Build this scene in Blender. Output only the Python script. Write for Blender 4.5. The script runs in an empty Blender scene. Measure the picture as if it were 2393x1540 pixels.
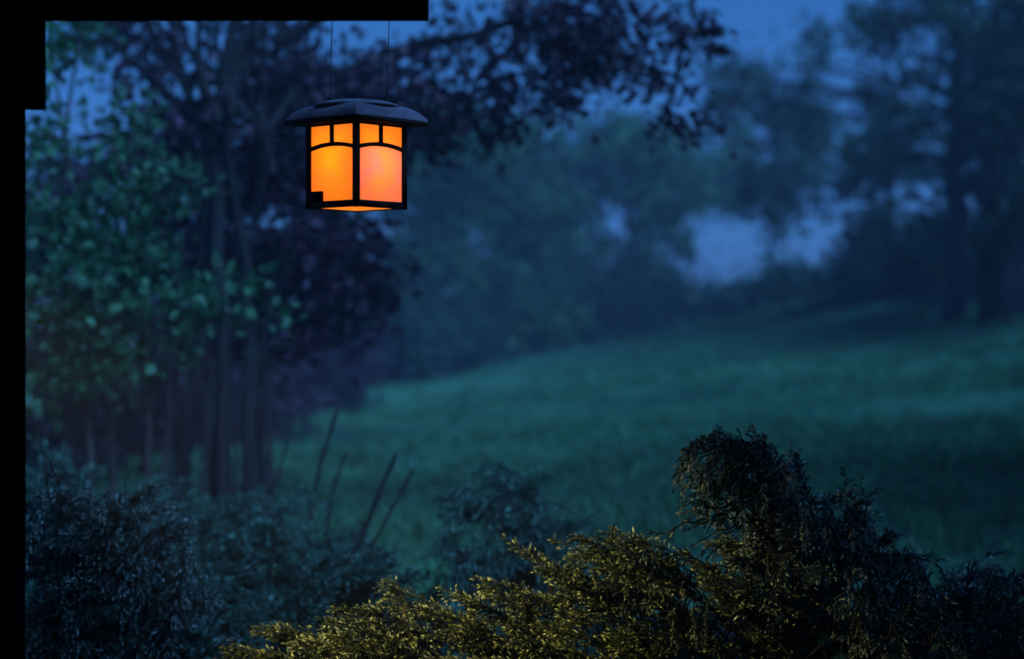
import bpy, math, random
import numpy as np
from mathutils import Vector, Matrix

R = math.radians
rng = np.random.default_rng(11)
random.seed(5)
sc = bpy.context.scene
col = sc.collection

# ------------------------------------------------------------------ camera, sky, sun, exposure
CZ = 2.0
FPX = 4651.0                                    # focal length in units of the 2392-wide layout grid
cam_d = bpy.data.cameras.new("camera")
cam = bpy.data.objects.new("camera", cam_d)
col.objects.link(cam)
cam.location = (0, 0, CZ)
cam.rotation_euler = (R(90), 0, 0)
cam_d.sensor_width = 36
cam_d.lens = 70
cam_d.clip_start = 0.05
cam_d.clip_end = 2000
cam_d.dof.use_dof = True
cam_d.dof.focus_distance = 5.75
cam_d.dof.aperture_fstop = 1.5
cam_d.dof.aperture_blades = 0
sc.camera = cam

SUN_EL, SUN_ROT = 3.0, 140.0
w = bpy.data.worlds.new("World")
sc.world = w
w.use_nodes = True
nt = w.node_tree
bg = nt.nodes["Background"]
sky = nt.nodes.new("ShaderNodeTexSky")
sky.sky_type = 'NISHITA'
sky.sun_disc = False
sky.sun_elevation = R(SUN_EL)
sky.sun_rotation = R(SUN_ROT)
sky.air_density = 1.0
sky.dust_density = 0.15
sky.ozone_density = 7.0
nt.links.new(sky.outputs[0], bg.inputs[0])
bg.inputs[1].default_value = 0.035

sun_d = bpy.data.lights.new("dusk_sun", 'SUN')
sun_d.energy = 1.6
sun_d.angle = R(45)
sun_d.color = (0.14, 0.44, 1.0)
sun = bpy.data.objects.new("dusk_sun", sun_d)
col.objects.link(sun)
sun.rotation_euler = (R(46), 0, R(42))

sc.view_settings.view_transform = 'Standard'
sc.view_settings.look = 'None'
sc.view_settings.gamma = 1
sc.view_settings.use_curve_mapping = False
sc.view_settings.exposure = 2.1
sc.render.engine = 'CYCLES'
sc.cycles.use_denoising = True
sc.cycles.max_bounces = 8
sc.cycles.transparent_max_bounces = 8
sc.cycles.volume_bounces = 1
sc.cycles.sample_clamp_indirect = 4.0


def at(px, py, d):
    return np.array([(px - 1196) / FPX * d, d, CZ - (py - 770) / FPX * d])


# ------------------------------------------------------------------ materials
def new_mat(name):
    m = bpy.data.materials.new(name)
    m.use_nodes = True
    return m, m.node_tree, m.node_tree.nodes["Principled BSDF"]


def leaf_mat(name, cols, rough=0.5, trans=0.3, spec=0.4, scale=2.0, tips=None):
    """one colour drawn per leaf from cols, with a slow drift over the plant; part of the light passes through the leaf"""
    m, t, b = new_mat(name)
    geo = t.nodes.new("ShaderNodeNewGeometry")
    ramp = t.nodes.new("ShaderNodeValToRGB")
    e = ramp.color_ramp.elements
    for i, c in enumerate(cols):
        p = i / max(1, len(cols) - 1)
        if i == 0:
            el = e[0]; el.position = 0
        elif i == len(cols) - 1:
            el = e[len(e) - 1]; el.position = 1
        else:
            el = e.new(p)
        el.color = (*c, 1)
    tc = t.nodes.new("ShaderNodeTexCoord")
    nz = t.nodes.new("ShaderNodeTexNoise"); nz.inputs["Scale"].default_value = scale
    t.links.new(tc.outputs["Object"], nz.inputs["Vector"])
    mx = t.nodes.new("ShaderNodeMath"); mx.operation = 'MULTIPLY_ADD'
    mx.inputs[1].default_value = 0.55
    t.links.new(geo.outputs["Random Per Island"], mx.inputs[0])
    ml = t.nodes.new("ShaderNodeMath"); ml.operation = 'MULTIPLY_ADD'
    ml.inputs[1].default_value = 1.1; ml.inputs[2].default_value = -0.33
    t.links.new(nz.outputs[0], ml.inputs[0])
    t.links.new(ml.outputs[0], mx.inputs[2])
    t.links.new(mx.outputs[0], ramp.inputs[0])
    colour = ramp.outputs[0]
    if tips:                                    # paler shoot ends: young growth, plus highlights put into the colour
        an = t.nodes.new("ShaderNodeAttribute"); an.attribute_name = 'young_tip_glint'
        mc = t.nodes.new("ShaderNodeMix"); mc.data_type = 'RGBA'
        t.links.new(an.outputs['Fac'], mc.inputs[0]); t.links.new(colour, mc.inputs[6]); mc.inputs[7].default_value = (*tips, 1)
        colour = mc.outputs[2]
    t.links.new(colour, b.inputs["Base Color"])
    b.inputs["Roughness"].default_value = rough
    b.inputs["Specular IOR Level"].default_value = spec
    tr = t.nodes.new("ShaderNodeBsdfTranslucent")
    t.links.new(colour, tr.inputs[0])
    mix = t.nodes.new("ShaderNodeMixShader"); mix.inputs[0].default_value = trans
    out = t.nodes["Material Output"]
    t.links.new(b.outputs[0], mix.inputs[1]); t.links.new(tr.outputs[0], mix.inputs[2])
    t.links.new(mix.outputs[0], out.inputs[0])
    return m


def rough_mat(name, c1, c2, scale=8, rough=0.8, stretch=(1, 1, 1), bump=0.3, spec=0.3, metal=0.0):
    m, t, b = new_mat(name)
    tc = t.nodes.new("ShaderNodeTexCoord")
    mp = t.nodes.new("ShaderNodeMapping"); mp.inputs["Scale"].default_value = stretch
    t.links.new(tc.outputs["Object"], mp.inputs[0])
    nz = t.nodes.new("ShaderNodeTexNoise")
    nz.inputs["Scale"].default_value = scale; nz.inputs["Detail"].default_value = 6
    t.links.new(mp.outputs[0], nz.inputs["Vector"])
    rp = t.nodes.new("ShaderNodeValToRGB")
    rp.color_ramp.elements[0].position = 0.3; rp.color_ramp.elements[1].position = 0.7
    rp.color_ramp.elements[0].color = (*c1, 1); rp.color_ramp.elements[1].color = (*c2, 1)
    t.links.new(nz.outputs[0], rp.inputs[0]); t.links.new(rp.outputs[0], b.inputs["Base Color"])
    b.inputs["Roughness"].default_value = rough
    b.inputs["Specular IOR Level"].default_value = spec
    b.inputs["Metallic"].default_value = metal
    bp = t.nodes.new("ShaderNodeBump"); bp.inputs["Strength"].default_value = bump
    bp.inputs["Distance"].default_value = 0.02
    t.links.new(nz.outputs[0], bp.inputs["Height"]); t.links.new(bp.outputs[0], b.inputs["Normal"])
    return m


M = {}
M['juniper'] = leaf_mat("juniper_needles", [(0.010, 0.014, 0.006), (0.022, 0.032, 0.012), (0.045, 0.055, 0.020), (0.09, 0.095, 0.035)], 0.42, 0.06, 0.45, 5, tips=(0.38, 0.42, 0.18))
M['juniper_blue'] = leaf_mat("juniper_blue_needles", [(0.010, 0.024, 0.014), (0.022, 0.060, 0.038), (0.045, 0.115, 0.075), (0.08, 0.18, 0.12)], 0.5, 0.08, 0.25, 5, tips=(0.20, 0.38, 0.28))
M['juniper_grey'] = leaf_mat("juniper_grey_needles", [(0.008, 0.013, 0.009), (0.020, 0.032, 0.022), (0.045, 0.065, 0.045), (0.08, 0.11, 0.08)], 0.40, 0.06, 0.5, 5, tips=(0.34, 0.42, 0.36))
M['green'] = leaf_mat("green_leaves", [(0.015, 0.04, 0.018), (0.045, 0.12, 0.05), (0.16, 0.36, 0.16)], 0.45, 0.4, 0.4, 2.2)
M['purple'] = leaf_mat("purple_leaves", [(0.02, 0.008, 0.014), (0.055, 0.020, 0.034), (0.15, 0.052, 0.085)], 0.5, 0.25, 0.3, 1.0)
M['far_green'] = leaf_mat("far_leaves", [(0.02, 0.04, 0.02), (0.045, 0.11, 0.04), (0.16, 0.34, 0.13)], 0.5, 0.3, 0.3, 1.2)
M['far_dark'] = leaf_mat("far_dark_leaves", [(0.018, 0.035, 0.02), (0.035, 0.07, 0.035), (0.05, 0.10, 0.05)], 0.5, 0.3, 0.3, 0.5)
M['bark'] = rough_mat("bark", (0.010, 0.007, 0.007), (0.034, 0.022, 0.022), 6, 0.9, (3, 3, 0.6), 0.6)
M['stem'] = rough_mat("pale_stem_bark", (0.035, 0.022, 0.02), (0.11, 0.07, 0.06), 8, 0.85, (4, 4, 0.8), 0.4)
M['twig'] = rough_mat("twig_bark", (0.010, 0.008, 0.007), (0.028, 0.02, 0.016), 30, 0.9, (1, 1, 1), 0.3)
M['blackwood'] = rough_mat("silhouette_dark_wood", (0.004, 0.004, 0.004), (0.009, 0.008, 0.008), 9, 0.85, (1, 1, 0.15), 0.2, 0.03)  # timber darkened to read as backlit; replaced further down
M['bronze'] = rough_mat("dark_bronze", (0.016, 0.011, 0.008), (0.045, 0.028, 0.02), 40, 0.6, (1, 1, 1), 0.15, 0.15)
M['roofmetal'] = rough_mat("sheen_grey_roof", (0.17, 0.12, 0.155), (0.36, 0.26, 0.32), 14, 0.42, (1, 1, 1), 0.2, 0.6, 0.0)  # violet-grey base colour carries the sky's sheen on darker metal
M['wire'] = rough_mat("black_wire", (0.01, 0.01, 0.01), (0.02, 0.02, 0.02), 40, 0.5)
bw, t_, b_ = new_mat("silhouette_black_wood")  # near-black colour stands in for the backlit shade on the timber
tc_ = t_.nodes.new("ShaderNodeTexCoord"); nz_ = t_.nodes.new("ShaderNodeTexNoise"); nz_.inputs["Scale"].default_value = 12
t_.links.new(tc_.outputs["Object"], nz_.inputs["Vector"])
rp_ = t_.nodes.new("ShaderNodeValToRGB"); rp_.color_ramp.elements[0].color = (.0015, .0015, .0016, 1); rp_.color_ramp.elements[1].color = (.0045, .004, .004, 1)
t_.links.new(nz_.outputs[0], rp_.inputs[0])
df_ = t_.nodes.new("ShaderNodeBsdfDiffuse"); t_.links.new(rp_.outputs[0], df_.inputs[0])
t_.links.new(df_.outputs[0], t_.nodes["Material Output"].inputs[0]); t_.nodes.remove(b_)
M['blackwood'] = bw
M['soil'] = rough_mat("shade_dark_soil", (0.006, 0.005, 0.004), (0.02, 0.016, 0.012), 25, 0.95, (1, 1, 1), 0.8, 0.05)  # near-black colour stands in for deep shade under the bushes
M['siding'] = rough_mat("grey_board", (0.10, 0.10, 0.10), (0.16, 0.15, 0.14), 4, 0.8, (0.3, 3, 8), 0.3)


# ------------------------------------------------------------------ mesh collecting
class MB:
    def __init__(self):
        self.v, self.t, self.q, self.n = [], [], [], 0
        self.a = []

    def add(self, V, tris=None, quads=None):
        V = np.asarray(V, float).reshape(-1, 3)
        if tris is not None and len(tris):
            self.t.append(np.asarray(tris, int).reshape(-1, 3) + self.n)
        if quads is not None and len(quads):
            self.q.append(np.asarray(quads, int).reshape(-1, 4) + self.n)
        self.v.append(V)
        self.n += len(V)

    def box(self, a, b):
        x0, y0, z0 = a; x1, y1, z1 = b
        V = [(x0, y0, z0), (x1, y0, z0), (x1, y1, z0), (x0, y1, z0), (x0, y0, z1), (x1, y0, z1), (x1, y1, z1), (x0, y1, z1)]
        self.add(V, quads=[(0, 3, 2, 1), (4, 5, 6, 7), (0, 1, 5, 4), (1, 2, 6, 5), (2, 3, 7, 6), (3, 0, 4, 7)])

    def tube(self, P, r, sides=6):
        P = np.asarray(P, float); n = len(P)
        r = np.broadcast_to(np.asarray(r, float), (n,))
        T = np.gradient(P, axis=0)
        T /= np.linalg.norm(T, axis=1)[:, None] + 1e-9
        ref = np.array([0.0, 0, 1]) if abs(T[0, 2]) < 0.8 else np.array([1.0, 0, 0])
        A = np.cross(T, ref); A /= np.linalg.norm(A, axis=1)[:, None] + 1e-9
        B = np.cross(T, A)
        ang = np.arange(sides) * 2 * math.pi / sides
        V = P[:, None, :] + r[:, None, None] * (A[:, None, :] * np.cos(ang)[None, :, None] + B[:, None, :] * np.sin(ang)[None, :, None])
        i = np.arange(n - 1)[:, None] * sides
        j = np.arange(sides)[None, :]; k = (j + 1) % sides
        q = np.stack([i + j, i + k, i + sides + k, i + sides + j], -1).reshape(-1, 4)
        self.add(V.reshape(-1, 3), quads=q)
        self.add(np.vstack([P[-1] + T[-1] * r[-1] * 0.5, V[-1]]), tris=[(0, 1 + a, 1 + (a + 1) % sides) for a in range(sides)])
        self.add(np.vstack([P[0], V[0]]), tris=[(0, 1 + (a + 1) % sides, 1 + a) for a in range(sides)])

    def leaves(self, C, A, N, L, W, fold=0.2, tip=None):
        """folded leaf-shaped faces: base C, along A, facing N, length L, width W"""
        C = np.asarray(C, float); n = len(C)
        if n == 0:
            return
        A = A / (np.linalg.norm(A, axis=1)[:, None] + 1e-9)
        S = np.cross(A, N); S /= np.linalg.norm(S, axis=1)[:, None] + 1e-9
        N = np.cross(S, A)
        L = np.broadcast_to(L, (n,))[:, None]; W = np.broadcast_to(W, (n,))[:, None]
        mid = C + A * L * 0.45 + N * W * fold
        V = np.stack([C, C + A * L, mid + S * W / 2, mid - S * W / 2], 1).reshape(-1, 3)
        b = np.arange(n)[:, None] * 4
        t = np.concatenate([b + np.array([[0, 2, 1]]), b + np.array([[0, 1, 3]])], 0)
        self.add(V, tris=t)
        if tip is not None:
            self.a.append(np.repeat(np.asarray(tip, float), 4))

    def build(self, name, mat, parent=None, smooth=False, origin=None):
        V = np.concatenate(self.v).astype(np.float32)
        if origin is not None:
            V = V - np.asarray(origin, np.float32)
        t = np.concatenate(self.t) if self.t else np.zeros((0, 3), int)
        q = np.concatenate(self.q) if self.q else np.zeros((0, 4), int)
        me = bpy.data.meshes.new(name)
        me.vertices.add(len(V)); me.vertices.foreach_set("co", V.ravel())
        loops = np.concatenate([t.ravel(), q.ravel()]).astype(np.int32)
        me.loops.add(len(loops)); me.loops.foreach_set("vertex_index", loops)
        tot = np.concatenate([np.full(len(t), 3), np.full(len(q), 4)]).astype(np.int32)
        st = np.concatenate([[0], np.cumsum(tot)[:-1]]).astype(np.int32)
        me.polygons.add(len(tot)); me.polygons.foreach_set("loop_start", st)
        me.polygons.foreach_set("loop_total", tot)
        if smooth:
            me.polygons.foreach_set("use_smooth", np.ones(len(tot), bool))
        me.update(calc_edges=True)
        me.validate()
        if self.a:
            at_ = me.attributes.new('young_tip_glint', 'FLOAT', 'POINT')
            at_.data.foreach_set('value', np.concatenate(self.a).astype(np.float32))
        me.materials.append(mat)
        o = bpy.data.objects.new(name, me)
        col.objects.link(o)
        if parent is not None:
            o.parent = parent
        return o


def tag(o, label=None, cat=None, group=None, kind=None):
    for k, v in (("label", label), ("category", cat), ("group", group), ("kind", kind)):
        if v:
            o[k] = v
    return o


def empty(name, loc, label, cat, group=None, rz=0.0):
    o = bpy.data.objects.new(name, None)
    col.objects.link(o)
    o.empty_display_size = 0.1
    o.location = Vector([float(a) for a in loc])
    o.rotation_euler = (0, 0, rz)
    return tag(o, label, cat, group)


def rdir(n):
    v = rng.normal(size=(n, 3))
    return v / np.linalg.norm(v, axis=1)[:, None]


# ------------------------------------------------------------------ ground
def sstep(a, b, x):
    t = np.clip((np.asarray(x, float) - a) / (b - a), 0, 1)
    return t * t * (3 - 2 * t)


def ground(x, y):
    x = np.asarray(x, float); y = np.asarray(y, float)
    base = 0.30 + 0.42 * sstep(4, 13, y) + 0.58 * np.clip((y - 11) / 27, 0, 1) + 0.3 * sstep(45, 110, y)
    s = 0.075 * sstep(5, 12, y) + 0.085 * sstep(12, 38, y)
    lx = np.where(x > -1.5, np.minimum(x + 1.5, 13 + 0 * x), 0.12 * np.maximum(x + 1.5, -30))
    z = base + s * lx + 0.11 * sstep(16, 36, y) * np.clip(x - 4, 0, 12)
    u = 0.035 * np.sin(0.9 * x + 0.8 * y) + 0.05 * np.sin(0.35 * x - 1.1 * y + 1) + 0.025 * np.sin(1.1 * x + 2.3 * y)
    return z + u * sstep(7, 12, y)


def grid(xs, ys, fn):
    X, Y = np.meshgrid(xs, ys)
    V = np.stack([X, Y, fn(X, Y)], -1).reshape(-1, 3)
    nx = len(xs)
    i = (np.arange(len(ys) - 1)[:, None] * nx + np.arange(nx - 1)[None, :]).ravel()
    q = np.stack([i, i + 1, i + nx + 1, i + nx], -1)
    m = MB(); m.add(V, quads=q)
    return m


lm, t, b = new_mat("lawn_turf")
tc = t.nodes.new("ShaderNodeTexCoord")
mp = t.nodes.new("ShaderNodeMapping"); mp.inputs["Scale"].default_value = (0.35, 0.8, 1)
t.links.new(tc.outputs["Object"], mp.inputs[0])
n1 = t.nodes.new("ShaderNodeTexNoise"); n1.inputs["Scale"].default_value = 0.9; n1.inputs["Detail"].default_value = 5
t.links.new(mp.outputs[0], n1.inputs["Vector"])
n2 = t.nodes.new("ShaderNodeTexNoise"); n2.inputs["Scale"].default_value = 14; n2.inputs["Detail"].default_value = 4
t.links.new(tc.outputs["Object"], n2.inputs["Vector"])
rp = t.nodes.new("ShaderNodeValToRGB")
rp.color_ramp.elements[0].position = 0.40; rp.color_ramp.elements[0].color = (0.020, 0.062, 0.032, 1)
rp.color_ramp.elements[1].position = 0.60; rp.color_ramp.elements[1].color = (0.09, 0.23, 0.125, 1)
mm = t.nodes.new("ShaderNodeMix"); mm.data_type = 'FLOAT'; mm.inputs[0].default_value = 0.35
t.links.new(n1.outputs[0], mm.inputs[2]); t.links.new(n2.outputs[0], mm.inputs[3])
t.links.new(mm.outputs[0], rp.inputs[0]); t.links.new(rp.outputs[0], b.inputs["Base Color"])
b.inputs["Roughness"].default_value = 0.9; b.inputs["Specular IOR Level"].default_value = 0.15
bp = t.nodes.new("ShaderNodeBump"); bp.inputs["Strength"].default_value = 0.8; bp.inputs["Distance"].default_value = 0.08
t.links.new(n2.outputs[0], bp.inputs["Height"]); t.links.new(bp.outputs[0], b.inputs["Normal"])
xs = np.concatenate([np.linspace(-160, -16, 30), np.linspace(-15, 18, 133), np.linspace(19, 160, 30)])
ys = np.concatenate([np.linspace(-12, 3, 8), np.linspace(3.5, 50, 187), np.linspace(52, 260, 40)])
gobj = grid(xs, ys, ground).build("lawn", lm, smooth=True)
tag(gobj, "dim green lawn rising gently to the right behind the junipers", "lawn", kind="structure")

def bed_z(x, y):
    return ground(x, y) + 0.012 - 0.06 * sstep(9.0, 9.4, np.asarray(y, float) - 0.25 * np.sin(np.asarray(x, float) * 1.3) - 4.0 * sstep(-0.5, -1.6, -np.abs(np.asarray(x, float)) * 0 + np.asarray(x, float)))


bed = grid(np.linspace(-6, 7, 53), np.linspace(5.2, 14.0, 48), bed_z).build("added_dark_soil", M['soil'], smooth=True)  # dark ground sheet added so gaps between the bushes look shaded
tag(bed, "added shade-dark soil under the junipers", "soil", kind="structure")

# grass blades standing in the lawn
N = 210000
gy = 9.5 + 32 * rng.random(N) ** 1.6
gx = rng.uniform(-0.33, 0.30, N) * gy * 1.0
cl = 0.7 * np.sin(gx * 0.5 + 0.9 * gy) + 0.7 * np.sin(gx * 0.35 - 1.7 * gy + 2 + np.sin(gx * 0.8)) + rng.normal(size=N) * 0.7
keep = cl > -0.1
gx, gy = gx[keep], gy[keep]
C = np.stack([gx, gy, ground(gx, gy) - 0.005], -1)
A = np.stack([rng.normal(0, .45, len(C)), rng.normal(0, .45, len(C)), np.ones(len(C))], -1)
m = MB(); m.leaves(C, A, rdir(len(C)), rng.uniform(.03, .07, len(C)) * (0.7 + gy / 50), 0.008 + gy * 0.0009)
ty = 10 + 28 * rng.random(1500) ** 1.4; tx = rng.uniform(-0.3, 0.3, 1500) * ty      # taller tufts
ti = np.repeat(np.arange(1500), 26)
C = np.stack([tx[ti] + rng.normal(0, .07, len(ti)), ty[ti] + rng.normal(0, .07, len(ti)), np.zeros(len(ti))], -1)
C[:, 2] = ground(C[:, 0], C[:, 1]) - 0.005
A = np.stack([rng.normal(0, .5, len(ti)), rng.normal(0, .5, len(ti)), np.ones(len(ti))], -1)
m.leaves(C, A, rdir(len(ti)), rng.uniform(.07, .17, len(ti)) * np.repeat(rng.uniform(.5, 1.2, 1500), 26), 0.016)
M['grass'] = leaf_mat("grass_blades", [(0.028, 0.068, 0.030), (0.09, 0.23, 0.10), (0.16, 0.39, 0.175)], 0.6, 0.3, 0.3, 1.0)
g = m.build("grass", M['grass'])
tag(g, "short grass blades standing up all over the lawn", "grass", kind="stuff")


# ------------------------------------------------------------------ porch and house (camera stands under the roof)
pf = empty("timber_porch", (-1.30, 4.98, 0.45), "black porch post at the left edge with bracket and overhead beam", "porch")
PB_BACK, PB_FRONT = 5.05, 4.90
zb = CZ + 720 / FPX * PB_BACK
o0 = (-1.30, 4.98, 0.45)
m = MB(); m.box((-3.2, PB_FRONT, zb), ((1000 - 1196) / FPX * 5.0, PB_BACK, zb + 0.20)); m.build("beam", M['blackwood'], pf, origin=o0)
xr = (52 - 1196) / FPX * 5.0
m = MB(); m.box((xr - 0.14, 4.915, 0.45), (xr, 5.035, zb - 0.002)); m.build("post", M['blackwood'], pf, origin=o0)
xb = (103 - 1196) / FPX * 5.0
zbk = CZ + 515 / FPX * 5.0
m = MB(); m.box((xr + 0.002, 4.93, zbk), (xb, 5.02, zb - 0.002)); m.build("bracket", M['blackwood'], pf, origin=o0)

hs = empty("house", (0, -1.8, 0), "grey boarded house whose porch roof and deck shelter the viewpoint", "house")
m = MB(); m.box((-6, -2.0, 0.2), (6, -1.8, 5.0)); m.build("wall", M['siding'], hs, origin=(0, -1.8, 0))
m = MB(); m.box((-6, -1.79, 3.12), (6, 5.2, 3.2)); m.build("porch_roof", M['blackwood'], hs, origin=(0, -1.8, 0))
m = MB(); m.box((-6, 5.202, 3.125), (-0.8, 6.3, 3.195)); m.build("eave", M['blackwood'], hs, origin=(0, -1.8, 0))  # roof strip added out of view to shade the left juniper
m = MB(); m.box((-6, -1.79, 0.33), (6, 5.15, 0.448)); m.build("deck", M['siding'], hs, origin=(0, -1.8, 0))
for x in (-2.0, -0.447, 1.1):
    m = MB(); m.box((x - 0.035, -1.79, zb + 0.203), (x + 0.035, 5.93, 3.118)); m.build("rafter", M['blackwood'], hs, origin=(0, -1.8, 0))

# small porch flood lamp clamped under the roof, its warm beam falls on the junipers
LX, LY, LZ = -1.95, 5.12, 2.35
fl = empty("porch_spotlight", (LX, LY, LZ), "small black spotlight under the porch roof aimed at the junipers", "spotlight")
aim = Vector((-0.12, 6.0, 1.14)) - Vector((LX, LY, LZ))
q = aim.to_track_quat('-Z', 'Y')
m = MB(); ring = []
prof = [(0.0, 0.07), (0.03, 0.07), (0.042, 0.02), (0.05, -0.05), (0.045, -0.05), (0.038, 0.0)]
Vp = []
for r_, z_ in prof:
    for k in range(20):
        a = k * math.pi / 10
        Vp.append(tuple(q @ Vector((r_ * math.cos(a), r_ * math.sin(a), z_))))
qs = [(i * 20 + k, i * 20 + (k + 1) % 20, (i + 1) * 20 + (k + 1) % 20, (i + 1) * 20 + k) for i in range(len(prof) - 1) for k in range(20)]
m.add(Vp, quads=qs); m.build("lamp_housing", M['wire'], fl, smooth=True)
m = MB(); m.tube([(0, 0, 3.118 - LZ), tuple(q @ Vector((0, 0, 0.06)))], 0.008); m.build("mounting_arm", M['wire'], fl)
sd = bpy.data.lights.new("spot_beam", 'SPOT')
sd.energy = 118.0
sd.color = (1.0, 0.86, 0.34)
sd.spot_size = R(42); sd.spot_blend = 1.0; sd.shadow_soft_size = 0.03
so = bpy.data.objects.new("spot_beam", sd); col.objects.link(so)
so.parent = fl; so.rotation_mode = 'QUATERNION'; so.rotation_quaternion = q
so.location = q @ Vector((0, 0, -0.055))

# ------------------------------------------------------------------ the hanging lantern
LD = 5.6
lb = at(833, 489.5, LD)
lan = empty("hanging_lantern", lb, "square black craftsman lantern with glowing amber glass hanging under the porch", "lantern", rz=R(49))
S = 0.188; H = S / 2


def glass_mat(name, a, c, seed):
    m, t, b = new_mat(name)
    tc = t.nodes.new("ShaderNodeTexCoord")
    mp = t.nodes.new("ShaderNodeMapping"); mp.inputs["Location"].default_value = (seed, seed * 2, 0)
    t.links.new(tc.outputs["Object"], mp.inputs[0])
    nz = t.nodes.new("ShaderNodeTexNoise"); nz.inputs["Scale"].default_value = 8; nz.inputs["Detail"].default_value = 8; nz.inputs["Roughness"].default_value = 0.62; nz.inputs["Distortion"].default_value = 0.8
    t.links.new(mp.outputs[0], nz.inputs["Vector"])
    rp = t.nodes.new("ShaderNodeValToRGB")
    rp.color_ramp.elements[0].position = 0.36; rp.color_ramp.elements[0].color = (*a, 1)
    sp = rp.color_ramp.elements.new(0.16); sp.color = (0.75, 0.30, 0.03, 1)
    le = rp.color_ramp.elements[len(rp.color_ramp.elements) - 1]; le.position = 0.66; le.color = (*c, 1)
    t.links.new(nz.outputs[0], rp.inputs[0])
    tr = t.nodes.new("ShaderNodeBsdfTranslucent"); t.links.new(rp.outputs[0], tr.inputs[0])
    df = t.nodes.new("ShaderNodeBsdfDiffuse"); t.links.new(rp.outputs[0], df.inputs[0])
    mx = t.nodes.new("ShaderNodeMixShader"); mx.inputs[0].default_value = 0.45
    t.links.new(tr.outputs[0], mx.inputs[1]); t.links.new(df.outputs[0], mx.inputs[2])
    em = t.nodes.new("ShaderNodeEmission"); em.inputs[1].default_value = 0.10
    sq = t.nodes.new("ShaderNodeMix"); sq.data_type = 'RGBA'; sq.blend_type = 'MULTIPLY'; sq.inputs[0].default_value = 1.0
    sq.inputs[7].default_value = (1.0, 0.55, 0.35, 1)
    t.links.new(rp.outputs[0], sq.inputs[6]); t.links.new(sq.outputs[2], em.inputs[0])
    ad = t.nodes.new("ShaderNodeAddShader")
    t.links.new(mx.outputs[0], ad.inputs[0]); t.links.new(em.outputs[0], ad.inputs[1])
    t.links.new(ad.outputs[0], t.nodes["Material Output"].inputs[0])
    return m


M['amber'] = glass_mat("amber_art_glass", (0.98, 0.575, 0.05), (0.97, 0.49, 0.10), 0.3)
M['deepamber'] = glass_mat("deep_amber_glass", (0.80, 0.40, 0.06), (0.72, 0.32, 0.06), 0.9)
M['pinkamber'] = glass_mat("pink_amber_art_glass", (0.98, 0.57, 0.18), (0.98, 0.45, 0.50), 3.1)


def on_face(k, u, z, dep):
    """face k of the body; u runs -H..H along the face, dep is metres outward from the body plane"""
    x, y = [(u, -H - dep), (H + dep, u), (-u, H + dep), (-H - dep, -u)][k]
    return (x, y, z)


def face_prism(m, k, P, d0, d1):
    n = len(P)
    V = [on_face(k, u, z, d0) for u, z in P] + [on_face(k, u, z, d1) for u, z in P]
    c0 = np.mean(np.array(V[:n]), 0); c1 = np.mean(np.array(V[n:]), 0)
    qs = [(i, (i + 1) % n, n + (i + 1) % n, n + i) for i in range(n)]
    tr = [(2 * n, (i + 1) % n, i) for i in range(n)] + [(2 * n + 1, n + i, n + (i + 1) % n) for i in range(n)]
    m.add(V + [tuple(c0), tuple(c1)], tris=tr, quads=qs)


def arch(u):
    return 0.1665 + 0.0105 * (1 - (u / (H - 0.0086)) ** 2)


fr = MB()
for sx in (-1, 1):
    for sy in (-1, 1):
        a = (sx * (H - 0.001) - 0.0075, sy * (H - 0.001) - 0.0075); fr.box((a[0], a[1], 0), (a[0] + 0.015, a[1] + 0.015, 0.235))
for k in range(4):
    e = H - 0.0086
    face_prism(fr, k, [(-e, 0.001), (e, 0.001), (e, 0.0195), (-e, 0.0195)], -0.006, 0.006)
    face_prism(fr, k, [(-e, 0.2295), (e, 0.2295), (e, 0.2345), (-e, 0.2345)], -0.006, 0.006)
    us = np.linspace(-e, e, 13)
    for i in range(12):
        face_prism(fr, k, [(us[i], arch(us[i]) - 0.0055), (us[i + 1], arch(us[i + 1]) - 0.0055), (us[i + 1], arch(us[i + 1]) + 0.0055), (us[i], arch(us[i]) + 0.0055)], -0.005, 0.005)
    face_prism(fr, k, [(-0.0065, arch(0) + 0.0057), (0.0065, arch(0) + 0.0057), (0.0065, 0.2293), (-0.0065, 0.2293)], -0.0045, 0.0045)
fr.build("frame", M['bronze'], lan)
for k in range(4):
    e = H - 0.0095
    us = np.linspace(-e, e, 11)
    m = MB(); face_prism(m, k, [(-e, 0.012), (e, 0.012)] + [(u, arch(u)) for u in us[::-1]], -0.0025, 0.0)
    m.build("large_pane", M['pinkamber'] if k in (0, 2) else M['amber'], lan)
    for s in (-1, 1):
        us = np.linspace(0.002, e, 6) * s
        m = MB(); P = [(u, arch(u) + 0.0005) for u in us] + [(us[-1], 0.2325), (us[0], 0.2325)]
        if s < 0:
            P = P[::-1]
        face_prism(m, k, P, -0.0025, 0.0); m.build("small_pane", M['amber'], lan)
m = MB(); e = H - 0.008
m.add([(-e, -e, .004), (e, -e, .004), (e, e, .004), (-e, e, .004), (0, 0, -.004)], tris=[(1, 0, 4), (2, 1, 4), (3, 2, 4), (0, 3, 4)])
m.build("bottom_pane", M['deepamber'], lan)
m = MB(); face_prism(m, 3, [(-H + 0.0068, 0.0197), (-H + 0.058, 0.0197), (-H + 0.058, 0.048), (-H + 0.0068, 0.048)], -0.001, 0.008)
m.build("corner_plate", M['bronze'], lan)
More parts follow.
